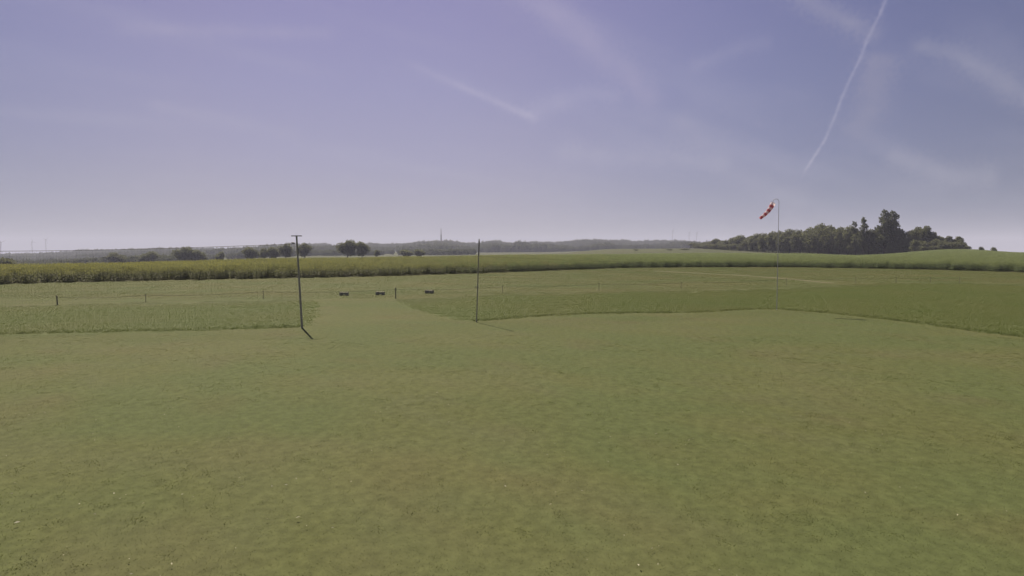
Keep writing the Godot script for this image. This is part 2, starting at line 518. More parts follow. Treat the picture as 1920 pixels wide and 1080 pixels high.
# ---------------------------------------------------------------- ground
func land_sheets(soil: Material) -> void:
	var g := Geo.new()
	var radii := [0.0]
	var r := 6.0
	while r < 9000.0:
		radii.append(r)
		r *= 1.07
	var steps := 288
	var grid := []
	for i in radii.size():
		var row := []
		for k in steps + 1:
			var a := TAU * (k % steps) / steps
			var x: float = radii[i] * sin(a)
			var z: float = -radii[i] * cos(a)
			row.append(Vector3(x, land(x, z) - 0.02, z))
		grid.append(row)
	for i in radii.size() - 1:
		for k in steps:
			var m: Vector3 = (grid[i][k] + grid[i + 1][k + 1]) * 0.5
			var q := wood_noise.get_noise_2d(m.x * 0.35, m.z * 0.35) * 0.5 + 0.5
			var d := Vector2(m.x, m.z).length()
			var meadow := Color(0.066, 0.076, 0.036).lerp(Color(0.088, 0.092, 0.046), q)
			var col := Color(0.09, 0.085, 0.05).lerp(meadow, smoothstep(150.0, 260.0, d))
			g.quad(grid[i][k], grid[i + 1][k], grid[i + 1][k + 1], grid[i][k + 1], col)
	var o := put("ground", g, soil)
	tag(o, "rolling farmland falling and rising behind the field", "", "", "structure")
	# smooth normals are not needed: the land is gentle
	var lawn := Geo.new()
	var runway := Geo.new()
	var track := Geo.new()
	var rough := Geo.new()
	var front := crop_front.duplicate()
	front.append(Vector2(120, 40)); front.append(Vector2(-120, 40))
	var cell := 0.8
	for ix in range(-130, 130):
		for iz in range(-145, 40):
			var p := Vector2((ix + 0.5) * cell, (iz + 0.5) * cell)
			if not Geometry2D.is_point_in_polygon(p, front):
				continue
			var a := Vector3(ix * cell, 0, iz * cell)
			var b := a + Vector3(cell, 0, 0)
			var c := a + Vector3(cell, 0, cell)
			var d := a + Vector3(0, 0, cell)
			var s := in_strip(p)
			var t: Geo = rough if s else (runway if p.y < -40.0 else lawn)
			var lift := Vector3(0, 0.0, 0)
			var cs := []
			for q in [a, b, c, d]:
				cs.append(turf(q.x, q.z, 0.1).lerp(tall_grass(q.x, q.z), strip_full(Vector2(q.x, q.z))) if s else turf(q.x, q.z, 0.15 if p.y < -40.0 else 0.0))
			var vs := [a + lift, b + lift, c + lift, d + lift]
			for i in [0, 1, 2, 0, 2, 3]:
				t.v.append(vs[i]); t.n.append(Vector3.UP); t.c.append(cs[i])
	tag(put("lawn", lawn, soil), "close-mown lawn of the flying field in the foreground", "", "", "structure")
	tag(put("runway", runway, soil), "mown grass runway beyond the rope fence", "", "", "structure")
	tag(put("meadow_strip", rough, soil), "soil under the unmown grass strips beside the gateway", "", "", "structure")
	# a worn pale track that crosses the far mown grass
	for i in track_line.size() - 1:
		var p0 := track_line[i]
		var p1 := track_line[i + 1]
		var n := (p1 - p0).orthogonal().normalized()
		for k in 24:
			var q0 := p0.lerp(p1, k / 24.0)
			var q1 := p0.lerp(p1, (k + 1) / 24.0)
			var w0 := 0.42 + 0.4 * fine_noise.get_noise_2d(q0.x, q0.y)
			var w1 := 0.42 + 0.4 * fine_noise.get_noise_2d(q1.x, q1.y)
			track.quad(Vector3(q0.x + n.x * w0, 0.004, q0.y + n.y * w0), Vector3(q1.x + n.x * w1, 0.004, q1.y + n.y * w1), Vector3(q1.x - n.x * w1, 0.004, q1.y - n.y * w1), Vector3(q0.x - n.x * w0, 0.004, q0.y - n.y * w0), Color(0.140, 0.128, 0.078), Vector3.UP)
	tag(put("path", track, soil), "pale worn track crossing the far mown grass", "", "", "structure")

# ---------------------------------------------------------------- crops
func crops(m: Material) -> void:
	var field := crop_front.duplicate()
	field.append_array(crop_back)
	var rng := RandomNumberGenerator.new()
	rng.seed = 40
	var sets := [[], [], []]
	var tints := [[], [], []]
	var z := -330.0
	while z < 0.0:
		var x := -140.0
		while x < 330.0:
			var near := 1.0
			var p := Vector2(x + rng.randf_range(-0.45, 0.45), z + rng.randf_range(-0.45, 0.45))
			x += 1.05 if Vector2(x, z).length() < 170.0 else 1.5
			if absf(p.x) > -p.y * 1.05 + 14.0 or not Geometry2D.is_point_in_polygon(p, field):
				continue
			var az := rad_to_deg(atan2(p.x, -p.y))
			var k := clampi(int(floor((az + 30.0) / 20.0 + rng.randf_range(0.0, 1.0))), 0, 2)
			var q := wood_noise.get_noise_2d(p.x * 2.2, p.y * 2.2)
			var edge := 1e9
			for e in crop_front.size() - 1:
				edge = minf(edge, p.distance_to(Geometry2D.get_closest_point_to_segment(p, crop_front[e], crop_front[e + 1])))
			if edge < 2.0 and rng.randf() < 0.3:   # thinner stand along the margin
				continue
			var s := lerpf(0.86, 1.0, smoothstep(0.2, 2.2, edge)) * (1.0 + 0.12 * patch_noise.get_noise_2d(p.x * 0.8, p.y * 0.8)) + 0.10 * q + rng.randf_range(-0.09, 0.09)
			var w := 1.0 if Vector2(x, z).length() < 170.0 else 1.35
			sets[k].append(Transform3D(Basis(Vector3.UP, rng.randf() * TAU).scaled(Vector3(w, s, w)), on_land(p.x, p.y)))
			var t := rng.randf_range(0.88, 1.1) * (1.0 + 0.12 * q)
			tints[k].append(Color(t * [1.0, 0.98, 0.86][k], t, t * [1.0, 1.0, 0.92][k]))
		z += 1.05 if absf(z) < 150.0 else 1.5
	for k in 3:
		var o := scatter(["rapeseed_field", "rapeseed_field", "green_crop_field"][k], crop_patch(60 + k, [0.45, 0.22, 0.03][k]), m, sets[k], tints[k])
		tag(o, ["tall rapeseed crop with yellow flower heads, left part of the field", "rapeseed crop going to seed behind the runway, middle of the field", "green crop with few flowers below the dark wood, right part of the field"][k], "crop")

# ---------------------------------------------------------------- grass
func grasses(m: Material) -> void:
	var rng := RandomNumberGenerator.new()
	rng.seed = 41
	var near_x := []; var near_c := []
	var mid_x := []; var mid_c := []
	var far_x := []; var far_c := []
	var tall_x := []; var tall_c := []
	for iz in range(0, 42):   # laid out row by row with jitter, so that the cover is even
		for ix in range(-45, 46):
			var x := ix * 0.39 + rng.randf_range(-0.2, 0.2)
			var z := 1.0 - iz * 0.36 + rng.randf_range(-0.18, 0.18)
			if absf(x) > maxf(-z, 0.0) * 0.9 + 5.0:
				continue
			near_x.append(Transform3D(Basis(Vector3.UP, rng.randf() * TAU), Vector3(x, 0, z)))
			near_c.append(turf(x, z, 0.0))
	for iz in range(0, 56):
		for ix in range(-76, 77):
			var x := ix * 0.62 + rng.randf_range(-0.31, 0.31)
			var z := -14.7 - iz * 0.6 + rng.randf_range(-0.3, 0.3)
			if absf(x) > -z * 0.9 + 6.0 or in_strip(Vector2(x, z)):
				continue
			mid_x.append(Transform3D(Basis(Vector3.UP, rng.randf() * TAU), Vector3(x, 0, z)))
			mid_c.append(turf(x, z, 0.0))
	var front := crop_front.duplicate()
	front.append(Vector2(120, 40)); front.append(Vector2(-120, 40))
	for i in 11900:
		var x := (i % 140 - 70) * 1.45 + rng.randf_range(-0.7, 0.7)
		var z := -42.0 - floorf(i / 140.0) * 0.85 + rng.randf_range(-0.5, 0.5)
		var p := Vector2(x, z)
		if absf(x) > -z * 0.95 + 8.0 or in_strip(p) or not Geometry2D.is_point_in_polygon(p, front) or track_near(p) < 0.9:
			continue
		far_x.append(Transform3D(Basis(Vector3.UP, rng.randf() * TAU), Vector3(x, 0, z)))
		far_c.append(turf(x, z, 0.15))
	for i in 60000:
		var z := rng.randf_range(-61.0, -12.0)
		var x := rng.randf_range(-44.0, 52.0)
		if absf(x) > -z * 0.95 + 6.0 or not in_strip(Vector2(x, z)):
			continue
		var full := strip_full(Vector2(x, z))
		if rng.randf() > 0.25 + 0.75 * full:
			continue
		var s := lerpf(0.3, 1.0, full) * rng.randf_range(0.75, 1.25) * (1.0 + 0.2 * patch_noise.get_noise_2d(x * 1.7, z * 1.7))
		tall_x.append(Transform3D(Basis(Vector3.UP, rng.randf() * TAU).scaled(Vector3(1, s, 1)), Vector3(x, 0, z)))
		tall_c.append(turf(x, z, 0.1).lerp(tall_grass(x, z), full))
	var tuft_x := []; var tuft_c := []
	for i in 9000:
		var z := rng.randf_range(-24.0, -4.0)
		var x := rng.randf_range(-22.0, 22.0)
		if absf(x) > -z * 0.9 + 3.0 or fine_noise.get_noise_2d(x * 0.7, z * 0.7) + rng.randf_range(-0.3, 0.3) < 0.0:
			continue
		var k := rng.randf_range(0.6, 1.5)
		tuft_x.append(Transform3D(Basis(Vector3.UP, rng.randf() * TAU).scaled(Vector3(k, k, k)), Vector3(x, 0, z)))
		tuft_c.append(turf(x, z, rng.randf_range(-0.4, 0.6)) * rng.randf_range(0.9, 1.12))
	tag(scatter("grass_tufts", blade_patch(6, 0.09, 40, 0.008, 0.028, 0.007, 2.2, 5.0, 0.1), m, tuft_x, tuft_c), "small coarser tufts dotted through the near lawn", "grass")
	tag(scatter("mown_grass", blade_patch(1, 0.5, 420, 0.006, 0.022, 0.007, 2.0, 4.0, 0.24), m, near_x, near_c), "short mown grass nearest the camera", "grass")
	tag(scatter("mown_grass", blade_patch(2, 0.85, 340, 0.008, 0.022, 0.014, 2.2, 5.0), m, mid_x, mid_c), "short mown grass of the lawn up to the net poles", "grass")
	tag(scatter("mown_grass", blade_patch(3, 1.7, 300, 0.012, 0.03, 0.04, 2.2, 5.0), m, far_x, far_c), "mown grass of the runway in front of the crop", "grass")
	# the fringe under the nets, which the mower leaves standing
	var fringe_x := []; var fringe_c := []
	for edge in [strip_left.slice(0, 5), strip_right.slice(3, 15)]:
		for i in edge.size() - 1:
			var span: float = edge[i].distance_to(edge[i + 1])
			for k in int(span * 13.0):
				var p: Vector2 = edge[i].lerp(edge[i + 1], rng.randf()) + Vector2(rng.randf_range(-0.2, 0.2), rng.randf_range(-0.28, 0.12))
				var h := rng.randf_range(0.6, 1.2) * (1.0 + 0.3 * fine_noise.get_noise_2d(p.x, p.y))
				fringe_x.append(Transform3D(Basis(Vector3.UP, rng.randf() * TAU).scaled(Vector3(1, h, 1)), Vector3(p.x, 0, p.y)))
				fringe_c.append(tall_grass(p.x, p.y) * rng.randf_range(0.9, 1.15))
	tag(scatter("grass_fringe", blade_patch(7, 0.13, 44, 0.05, 0.13, 0.008, 0.9, 1.3, 0.15), m, fringe_x, fringe_c), "thin fringe of taller grass left standing under the nets", "grass")
	tag(scatter("unmown_grass", blade_patch(4, 0.5, 320, 0.025, 0.08, 0.009, 1.9, 6.0, 0.06), m, tall_x, tall_c), "longer green grass in the strips on both sides of the gateway", "grass")

# ---------------------------------------------------------------- far country
func far_land(m: Material) -> void:
	var rng := RandomNumberGenerator.new()
	rng.seed = 43
	var xf := []
	var cols := []
	for i in 30000:
		var d := rng.randf_range(1300.0, 2350.0)
		var u := rng.randf_range(-160.0, 1420.0)
		if rng.randf() < 0.25:   # the wooded valley side on the left comes nearer
			d = rng.randf_range(620.0, 1300.0)
			u = rng.randf_range(-160.0, 890.0)
			if u > 330.0 and d < 900.0:
				continue
		if absf(u - 422.0) < 4.2 and d < 1915.0 or absf(u - 742.0) < 4.4 and d < 1665.0:   # clearings in front of the two farmhouses
			continue
		var x := (u - 960.0) / 1144.0 * d
		var z := -d
		if wood_noise.get_noise_2d(x * 0.08, z * 0.08) > 0.42 and d < 1700.0:
			continue
		var s := rng.randf_range(0.75, 1.2) * (1.0 + (0.9 if d > 1300.0 else 0.25) * wood_noise.get_noise_2d(x * 0.3, z * 0.05)) * (1.0 if d > 1300.0 else 0.62)
		xf.append(Transform3D(Basis(Vector3.UP, rng.randf() * TAU).scaled(Vector3(s, s * rng.randf_range(0.85, 1.2), s)), on_land(x, z)))
		var k := rng.randf_range(0.75, 1.2)
		cols.append(Color(k, k, k))
	var g := crown(77, [[Vector3(0, 6.4, 0), Vector3(4.4, 5.6, 4.4)], [Vector3(2.0, 8.8, 0.8), Vector3(2.6, 2.7, 2.6)], [Vector3(-1.8, 8.2, -1.2), Vector3(2.7, 2.6, 2.7)]], 260, 1.9, Color(0.072, 0.078, 0.056))
	g.tube(Vector3(0, -1, 0), Vector3(0, 5, 0), 0.35, 0.2, Color(0.06, 0.05, 0.04), 5, false)
	tag(scatter("far_wood", g.mesh(), m, xf, cols), "distant bluish wooded ridge along the horizon", "wood")

# ---------------------------------------------------------------- trees
func ordinal(i: int) -> String:
	return ["first", "second", "third", "fourth", "fifth", "sixth", "seventh", "eighth", "ninth", "tenth", "eleventh", "twelfth", "thirteenth", "fourteenth", "fifteenth", "sixteenth", "seventeenth", "eighteenth", "nineteenth", "twentieth"][i]

func at_bearing(u: float, d: float) -> Vector3:   # u counts along the skyline from the left, d metres ahead
	return on_land((u - 960.0) / 1144.0 * d, -d)

func trees(leaf_m: Material, bark_m: Material) -> void:
	var green := Color(0.122, 0.125, 0.094)
	var round_tree := tree_kind("broadleaf_tree", "tree", 100, ball_lobes(1, 12, Vector3(0, 5.7, 0), Vector3(3.9, 5.0, 3.9), 1.9), 4600, 0.62, green, 7.5, 0.3, leaf_m, bark_m)        # 12 m
	var loose_tree := tree_kind("broadleaf_tree", "tree", 130, ball_lobes(5, 16, Vector3(0, 5.8, 0), Vector3(3.6, 5.2, 3.6), 1.35), 3400, 0.6, green * 1.05, 9.0, 0.28, leaf_m, bark_m)
	var pine_lobes := []
	for k in 11:
		var a := k * 2.4
		var f := k / 10.0
		pine_lobes.append([Vector3(cos(a) * (1.9 - 1.5 * f), 3.0 + 8.4 * f, sin(a) * (1.9 - 1.5 * f)), Vector3(1.7 - 1.0 * f, 1.1 - 0.35 * f, 1.7 - 1.0 * f)])
	var pine := tree_kind("pine_tree", "tree", 160, pine_lobes, 2200, 0.5, Color(0.085, 0.090, 0.066), 11.6, 0.24, leaf_m, bark_m)
	var slim_lobes := [[Vector3(-0.5, 10.9, 0), Vector3(0.55, 0.95, 0.5)], [Vector3(0.5, 11.2, 0.2), Vector3(0.5, 0.7, 0.5)], [Vector3(1.1, 9.7, 0), Vector3(0.6, 0.5, 0.6)], [Vector3(0, 9.0, 0), Vector3(1.2, 0.8, 1.2)], [Vector3(0.1, 7.2, 0.1), Vector3(1.6, 1.3, 1.6)], [Vector3(0, 5.2, 0), Vector3(1.9, 1.6, 1.9)]]
	var slim := tree_kind("pine_tree", "tree", 190, slim_lobes, 1500, 0.45, Color(0.085, 0.090, 0.066), 11.0, 0.2, leaf_m, bark_m)
	var bush := tree_kind("bush", "bush", 220, ball_lobes(9, 8, Vector3(0, 1.5, 0), Vector3(2.0, 1.4, 2.0), 0.85), 1500, 0.4, green * 1.1, 2.0, 0.12, leaf_m, bark_m)
	for t in [round_tree, loose_tree, pine, slim, bush]:
		t.set_meta("own", true)
	# the dark wood on the right: skyline bearing, depth, top above eye level in the same scale, crown half width
	var rng := RandomNumberGenerator.new()
	rng.seed = 50
	var front := [
		[1303, 640, 12, 12, 0], [1318, 620, 13, 10, 0], [1331, 590, 15, 12, 0], [1343, 560, 20, 11, 0], [1356, 545, 16, 12, 0], [1370, 520, 21, 13, 0], [1385, 500, 27.5, 15, 0], [1404, 480, 26, 14, 0], [1420, 465, 31, 15, 0], [1434, 450, 32, 13, 0],
		[1448, 440, 35, 15, 0], [1463, 430, 36, 13, 0], [1480, 420, 40, 18, 0], [1499, 410, 39, 16, 0], [1516, 400, 43, 16, 0], [1533, 390, 51, 20, 0], [1553, 380, 48, 17, 0], [1572, 372, 46, 15, 1], [1589, 366, 47, 15, 0], [1603, 360, 43, 14, 1],
		[1628, 352, 42, 14, 1], [1644, 350, 46, 12, 1], [1683, 340, 42, 13, 1], [1701, 336, 38, 13, 1], [1718, 332, 46, 15, 1], [1734, 328, 48, 14, 1], [1748, 326, 36, 13, 1], [1764, 322, 25, 12, 1], [1778, 320, 27, 10, 1], [1796, 318, 26, 11, 1], [1689, 338, 24, 12, 0], [1756, 318, 20, 12, 0]]
	var nr := 0
	var nl := 0
	for f in front:
		var at := at_bearing(f[0], f[1])
		var top: float = 3.4 + f[2] * f[1] / 1144.0 - at.y
		var wide: float = f[3] * f[1] / 1144.0
		var kind: Node3D = [round_tree, loose_tree][f[4]]
		var label := ""
		if f[4] == 0:
			label = "dense round-topped tree in the dark wood, %s round one from its low left end" % ordinal(nr % 20)
			if nr > 18:
				label = "low round tree filling the gap %s" % ["right of the tallest pine", "between the last two loose trees of the wood", "low in the wood", "at the wood edge"][(nr - 19) % 4]
			nr += 1
		else:
			label = "loose ragged broadleaf tree on the wood's right half, %s ragged one counting rightwards" % ordinal(nl)
			nl += 1
		dup(kind, at, rng.randf() * TAU, Vector3(wide / 3.8, top / 11.6, wide / 3.8), label, "trees of the dark wood")
	for p in [[1656, 344, 70, 24, 0, "tallest pine of the dark wood, left of its two tops"], [1671, 345, 68, 24, 0, "tall pine on the right side of the twin-topped pair in the wood"], [1617, 352, 57, 13, 1, "slim forked pine standing above the wood left of the tall pair"], [1600, 360, 50, 9, 1, "slim pine tip just left of the forked pine"]]:
		var at := at_bearing(p[0], p[1])
		var top: float = 3.4 + p[2] * p[1] / 1144.0 - at.y
		var wide: float = p[3] * p[1] / 1144.0
		dup([pine, slim][p[4]], at, rng.randf() * TAU, Vector3(wide / ([3.5, 2.2][p[4]]), top / 11.9, wide / ([3.5, 2.2][p[4]])), p[5], "pines of the dark wood")
	# undergrowth and inner trees of the wood, one mass
	var xf := []
	var cols := []
	for i in 900:
		var u := rng.randf_range(1300, 1806)
		var d := lerpf(640, 318, pow((u - 1300.0) / 506.0, 0.5)) + rng.randf_range(-26, 12 if i < 450 else 60)
		var at := at_bearing(u, d)
		var sx := rng.randf_range(0.45, 0.85)
		var cap := lerpf(0.45, 1.0, smoothstep(1300.0, 1480.0, u)) * lerpf(1.0, 0.6, smoothstep(1680.0, 1800.0, u))
		xf.append(Transform3D(Basis(Vector3.UP, rng.randf() * TAU).scaled(Vector3(sx, rng.randf_range(0.4, 0.85) * cap, sx)), at))
		var k := rng.randf_range(0.8, 1.1)
		cols.append(Color(k, k, k))
	var under := crown(88, ball_lobes(21, 6, Vector3(0, 5, 0), Vector3(4.6, 5.2, 4.6), 2.4), 1500, 0.8, green)
	tag(scatter("wood_undergrowth", under.mesh(), leaf_m, xf, cols), "shrubs and inner trees filling the dark wood", "undergrowth")
	# single trees and bushes in the middle distance: bearing, depth, top, half width, kind
	var mid := [
		[347, 480, 6.5, 21, 0, "broad rounded tree on the left, half hidden by the crop"],
		[374, 485, 0, 15, 0, "lower tree leaning on the right side of the broad rounded one"],
		[219, 520, -5, 17, 0, "faint low tree at the left before the blue wood, first of two"],
		[280, 510, -3, 20, 0, "faint low tree just left of the broad rounded tree"],
		[413, 500, -5, 11, 4, "small bush right of the broad rounded tree"],
		[470, 470, 4.5, 19, 0, "left tree of the row behind the left net pole"],
		[496, 475, 3, 16, 1, "low ragged tree in the row, second from its left"],
		[515, 470, 5, 15, 0, "third tree of the row, left of the left net pole"],
		[536, 465, 11.5, 14, 0, "round-topped tree immediately left of the left net pole"],
		[572, 465, 13, 15, 0, "round-topped tree immediately right of the left net pole"],
		[652, 450, 19, 21, 0, "taller left tree of the pair standing between the poles"],
		[679, 455, 15.5, 18, 0, "slightly lower right tree of the pair between the poles"],
		[707, 460, -1, 8, 1, "small tree beside the pair between the poles"],
		[762, 520, -2, 16, 4, "left half of the low hedge below the radio mast"],
		[786, 520, -1.5, 13, 4, "right half of the low hedge below the radio mast"],
		[16, 300, -17, 20, 4, "green bush at the far left edge behind the crop"],
		[1192, 470, -5, 7, 4, "small dark bush on the pale meadow slope, left one"],
		[1255, 470, -3.5, 9, 4, "small dark bush on the pale meadow slope, right one"],
		[1284, 480, -1, 13, 4, "bush at the low left end of the dark wood"],
		[1838, 300, 3.6, 5.5, 4, "small bush on the hill crest right of the wood"],
		[1863, 298, 2.8, 6.5, 4, "rightmost small bush on the hill crest"]]
	for f in mid:
		var at := at_bearing(f[0], f[1])
		var top: float = 3.4 + f[2] * f[1] / 1144.0 - at.y
		var wide: float = f[3] * f[1] / 1144.0
		var b: bool = f[4] == 4
		var kind: Node3D = bush if b else [round_tree, loose_tree][f[4]]
		dup(kind, at, rng.randf() * TAU, Vector3(wide / (2.5 if b else 4.9), maxf(top, 1.0) / (3.3 if b else 11.6), wide / (2.5 if b else 4.9)), f[5], "bushes" if b else "trees beyond the crop")
	for t in [round_tree, loose_tree, pine, slim, bush]:
		t.free()

# ---------------------------------------------------------------- things on the field
func net_pole(label: String, at: Vector3, top: Vector3, r0: float, r1: float, m: Material) -> Node3D:
	var o := thing("net_pole", label, "pole", at, 0, "poles of the safety nets")
	var g := Geo.new()
	g.tube(Vector3(0, -0.1, 0), top, r0, r1, Color(0.45, 0.42, 0.33), 10)
	put("post", g, m, o)
	return o

func netting(o: Node3D, a0: Vector3, a1: Vector3, b0: Vector3, b1: Vector3, m: Material, rope_r: float) -> void:   # thin knotted twine, 0.12 m meshes, from post a to post b
	var g := Geo.new()
	var w := 0.0012
	var col := Color(0.05, 0.055, 0.04)
	var n := int(a0.distance_to(b0) / 0.12)
	var k := int(a0.distance_to(a1) / 0.12)
	for i in n + 1:
		var f := float(i) / n
		var sag := -0.12 * sin(PI * f)
		g.tube(a0.lerp(b0, f), a1.lerp(b1, f) + Vector3(0, sag, 0), w, w, col, 3, false)
	for j in k + 1:
		var f := float(j) / k
		var last := a0.lerp(a1, f)
		for s in 8:
			var t := (s + 1) / 8.0
			var p := a0.lerp(b0, t).lerp(a1.lerp(b1, t) + Vector3(0, -0.12 * sin(PI * t), 0), f)
			g.tube(last, p, w, w, col, 3, false)
			last = p
	var mesh := put("netting", g, m, o)
	mesh.set_meta("kind", "stuff")
	var rope := Geo.new()
	var prev := a1
	for s in 10:
		var t := (s + 1) / 10.0
		var p := a1.lerp(b1, t) + Vector3(0, -0.12 * sin(PI * t), 0)
		rope.tube(prev, p, rope_r, rope_r, Color(0.09, 0.085, 0.07), 5, false)
		prev = p
	put("head_rope", rope, m, o)

func field_things(wood: Material, steel: Material, plain: Material) -> void:
	# left net pole with its crossbar
	var a := net_pole("taller wooden net pole with a crossbar on top, left side of the gateway", Vector3(-9.0, 0, -26.0), Vector3(-0.15, 3.94, 0), 0.047, 0.036, wood)
	var g := Geo.new()
	g.box(Vector3(-0.37, 3.915, -0.035), Vector3(0.07, 3.955, 0.035), Color(0.22, 0.21, 0.195), 0.006)
	put("crossbar", g, wood, a)
	g = Geo.new()
	g.tube(Vector3(-0.14, 3.63, 0), Vector3(-0.22, 3.64, 0), 0.010, 0.010, Color(0.09, 0.09, 0.09), 6)
	put("bracket", g, steel, a)
	g = Geo.new()   # a small lens-shaped fitting on an arm
	for k in 6:
		var t0 := -PI / 2 + PI * k / 6.0
		var t1 := -PI / 2 + PI * (k + 1) / 6.0
		g.tube(Vector3(-0.31 + 0.09 * sin(t0), 3.64, 0), Vector3(-0.31 + 0.09 * sin(t1), 3.64, 0), maxf(0.032 * cos(t0), 0.004), maxf(0.032 * cos(t1), 0.004), Color(0.06, 0.06, 0.065), 8, false)
	put("lamp_head", g, steel, a)
	# right net pole
	var b := net_pole("thin net pole with a bracket halfway up, right side of the gateway", Vector3(-1.64, 0, -28.0), Vector3(0.14, 3.84, 0), 0.029, 0.022, wood)
	g = Geo.new()
	g.tube(Vector3(0.112, 3.08, 0), Vector3(0.137, 3.76, 0), 0.035, 0.033, Color(0.22, 0.21, 0.2), 9)
	put("sleeve", g, steel, b)
	g = Geo.new()
	g.box(Vector3(-0.08, 1.62, -0.025), Vector3(0.10, 1.655, 0.025), Color(0.10, 0.10, 0.09), 0.005)
	put("bracket", g, steel, b)
	# outer poles, beyond the frame, that carry the nets' far ends
	var c := net_pole("net pole at the outer end of the left net", Vector3(-25.5, 0, -23.3), Vector3(0, 3.75, 0), 0.05, 0.04, wood)
	var n := thing("safety_net", "fine dark net strung leftwards from the taller pole", "net", Vector3.ZERO, 0, "safety nets")
	netting(n, Vector3(-9.05, 0.12, -26.0), Vector3(-9.13, 3.6, -26.0), Vector3(-25.5, 0.12, -23.3), Vector3(-25.5, 3.3, -23.3), plain, 0.009)
	n = thing("safety_net", "fine dark net strung from the thin pole towards the windsock mast", "net", Vector3.ZERO, 0, "safety nets")
	netting(n, Vector3(-1.62, 0.12, -28.03), Vector3(-1.53, 3.05, -28.03), Vector3(14.66, 0.12, -33.75), Vector3(14.62, 2.6, -33.75), plain, 0.003)
	# windsock on its mast
	var w := thing("windsock_mast", "tall thin metal mast with a hooked top, at the corner of the right strip", "mast", Vector3(14.71, 0, -33.75))
	g = Geo.new()
	g.tube(Vector3(0, -0.1, 0), Vector3(-0.02, 3.0, 0), 0.019, 0.017, Color(0.42, 0.41, 0.41), 9)
	g.tube(Vector3(-0.02, 3.0, 0), Vector3(-0.045, 5.95, 0), 0.015, 0.013, Color(0.48, 0.47, 0.47), 9)
	put("pole", g, steel, w)
	g = Geo.new()
	var pts := [Vector3(-0.045, 5.95, 0), Vector3(-0.07, 6.05, 0), Vector3(-0.14, 6.11, 0), Vector3(-0.24, 6.12, 0), Vector3(-0.34, 6.07, 0), Vector3(-0.36, 6.0, 0)]
	for k in 5:
		g.tube(pts[k], pts[k + 1], 0.012, 0.012, Color(0.46, 0.43, 0.43), 7)
	put("hook", g, steel, w)
	var cloth := paint(0.8, 0, true, Color(1.0, 0.95, 0.95))
	var sock := thing("windsock", "red and white banded windsock hanging at a slant from the mast", "windsock", Vector3(14.35, 5.88, -33.75))
	var axis := Vector3(-0.71, -0.82, 0.05)
	var bend := Vector3(0.05, -0.06, 0)
	for k in 8:
		var t0 := k / 8.0
		var t1 := (k + 1) / 8.0 
		g = Geo.new()
		var red := k % 2 == 1
		var r0 := lerpf(0.130, 0.075, t0) + (0.004 if red else 0.0)
		var r1 := lerpf(0.130, 0.075, t1) + (0.004 if red else 0.0)
		g.tube(axis * t0 + bend * sin(PI * t0), axis * t1 + bend * sin(PI * t1), r0, r1, Color(0.44, 0.15, 0.17) if red else Color(0.68, 0.62, 0.64), 14, false)
		put("red_band" if red else "white_band", g, cloth, sock)
	g = Geo.new()
	var ax := axis.normalized()
	var sx := ax.cross(Vector3(0, 0, 1)).normalized()
	for k in 14:
		var q0 := TAU * k / 14.0
		var q1 := TAU * (k + 1) / 14.0
		g.tube((sx * cos(q0) + Vector3(0, 0, 1) * sin(q0)) * 0.132, (sx * cos(q1) + Vector3(0, 0, 1) * sin(q1)) * 0.132, 0.006, 0.006, Color(0.2, 0.19, 0.19), 5, false)
	for k in 3:
		var q0 := TAU * k / 3.0
		g.tube((sx * cos(q0) + Vector3(0, 0, 1) * sin(q0)) * 0.132, Vector3(0.0, 0.12, 0), 0.004, 0.003, Color(0.2, 0.19, 0.19), 4, false)
	put("hoop", g, steel, sock)
	# stakes and rope along the runway
	var stakes := [[-27.4, -36.64, 0.58, "leftmost"], [-23.4, -38.85, 0.51, "second from the left"], [-16.9, -41.34, 0.58, "just left of the left net pole"], [-7.9, -41.34, 0.76, "thicker, at the corner of the gateway"], [-0.7, -46.29, 0.61, "right of the thin net pole"], [7.12, -49.87, 0.61, "midway from thin pole to windsock mast"], [14.4, -51.87, 0.59, "left of the windsock mast"], [25.4, -56.4, 0.7, "just right of the windsock mast"], [33.8, -59.89, 0.63, "fourth from the right end"], [38.05, -60.36, 0.61, "third from the right end"], [41.1, -59.89, 0.63, "second from the right end"], [43.66, -59.43, 0.65, "rightmost"]]
	var rng := RandomNumberGenerator.new()
	rng.seed = 9
	for k in stakes.size():
		var s: Array = stakes[k]
		var o := thing("fence_stake", "thin dark stake of the rope fence, %s" % s[3], "stake", Vector3(s[0], 0, s[1]), rng.randf() * TAU, "stakes of the rope fence")
		var r := 0.04 if k in [0, 3] else 0.018
		g = Geo.new()
		g.tube(Vector3(0, -0.1, 0), Vector3(rng.randf_range(-0.02, 0.02), s[2], rng.randf_range(-0.02, 0.02)), r, r * 0.9, Color(0.28, 0.26, 0.19), 7)
		put("shaft", g, wood, o)
		g = Geo.new()
		g.tube(Vector3(-r - 0.02, s[2] * 0.82, 0), Vector3(r + 0.02, s[2] * 0.82, 0), 0.014, 0.014, Color(0.06, 0.06, 0.06), 6)
		put("insulator", g, plain, o)
	var rope := Geo.new()
	for k in stakes.size() - 1:
		var p := Vector3(stakes[k][0], stakes[k][2] * 0.82, stakes[k][1])
		var q := Vector3(stakes[k + 1][0], stakes[k + 1][2] * 0.82, stakes[k + 1][1])
		var prev := p
		for s in 6:
			var t := (s + 1) / 6.0
			var nx := p.lerp(q, t) - Vector3(0, 0.10 * sin(PI * t), 0)
			rope.tube(prev, nx, 0.007, 0.007, Color(0.10, 0.095, 0.075), 5, false)
			prev = nx
	tag(put("boundary_rope", rope, plain), "thin dark rope strung along the stakes before the runway", "rope")
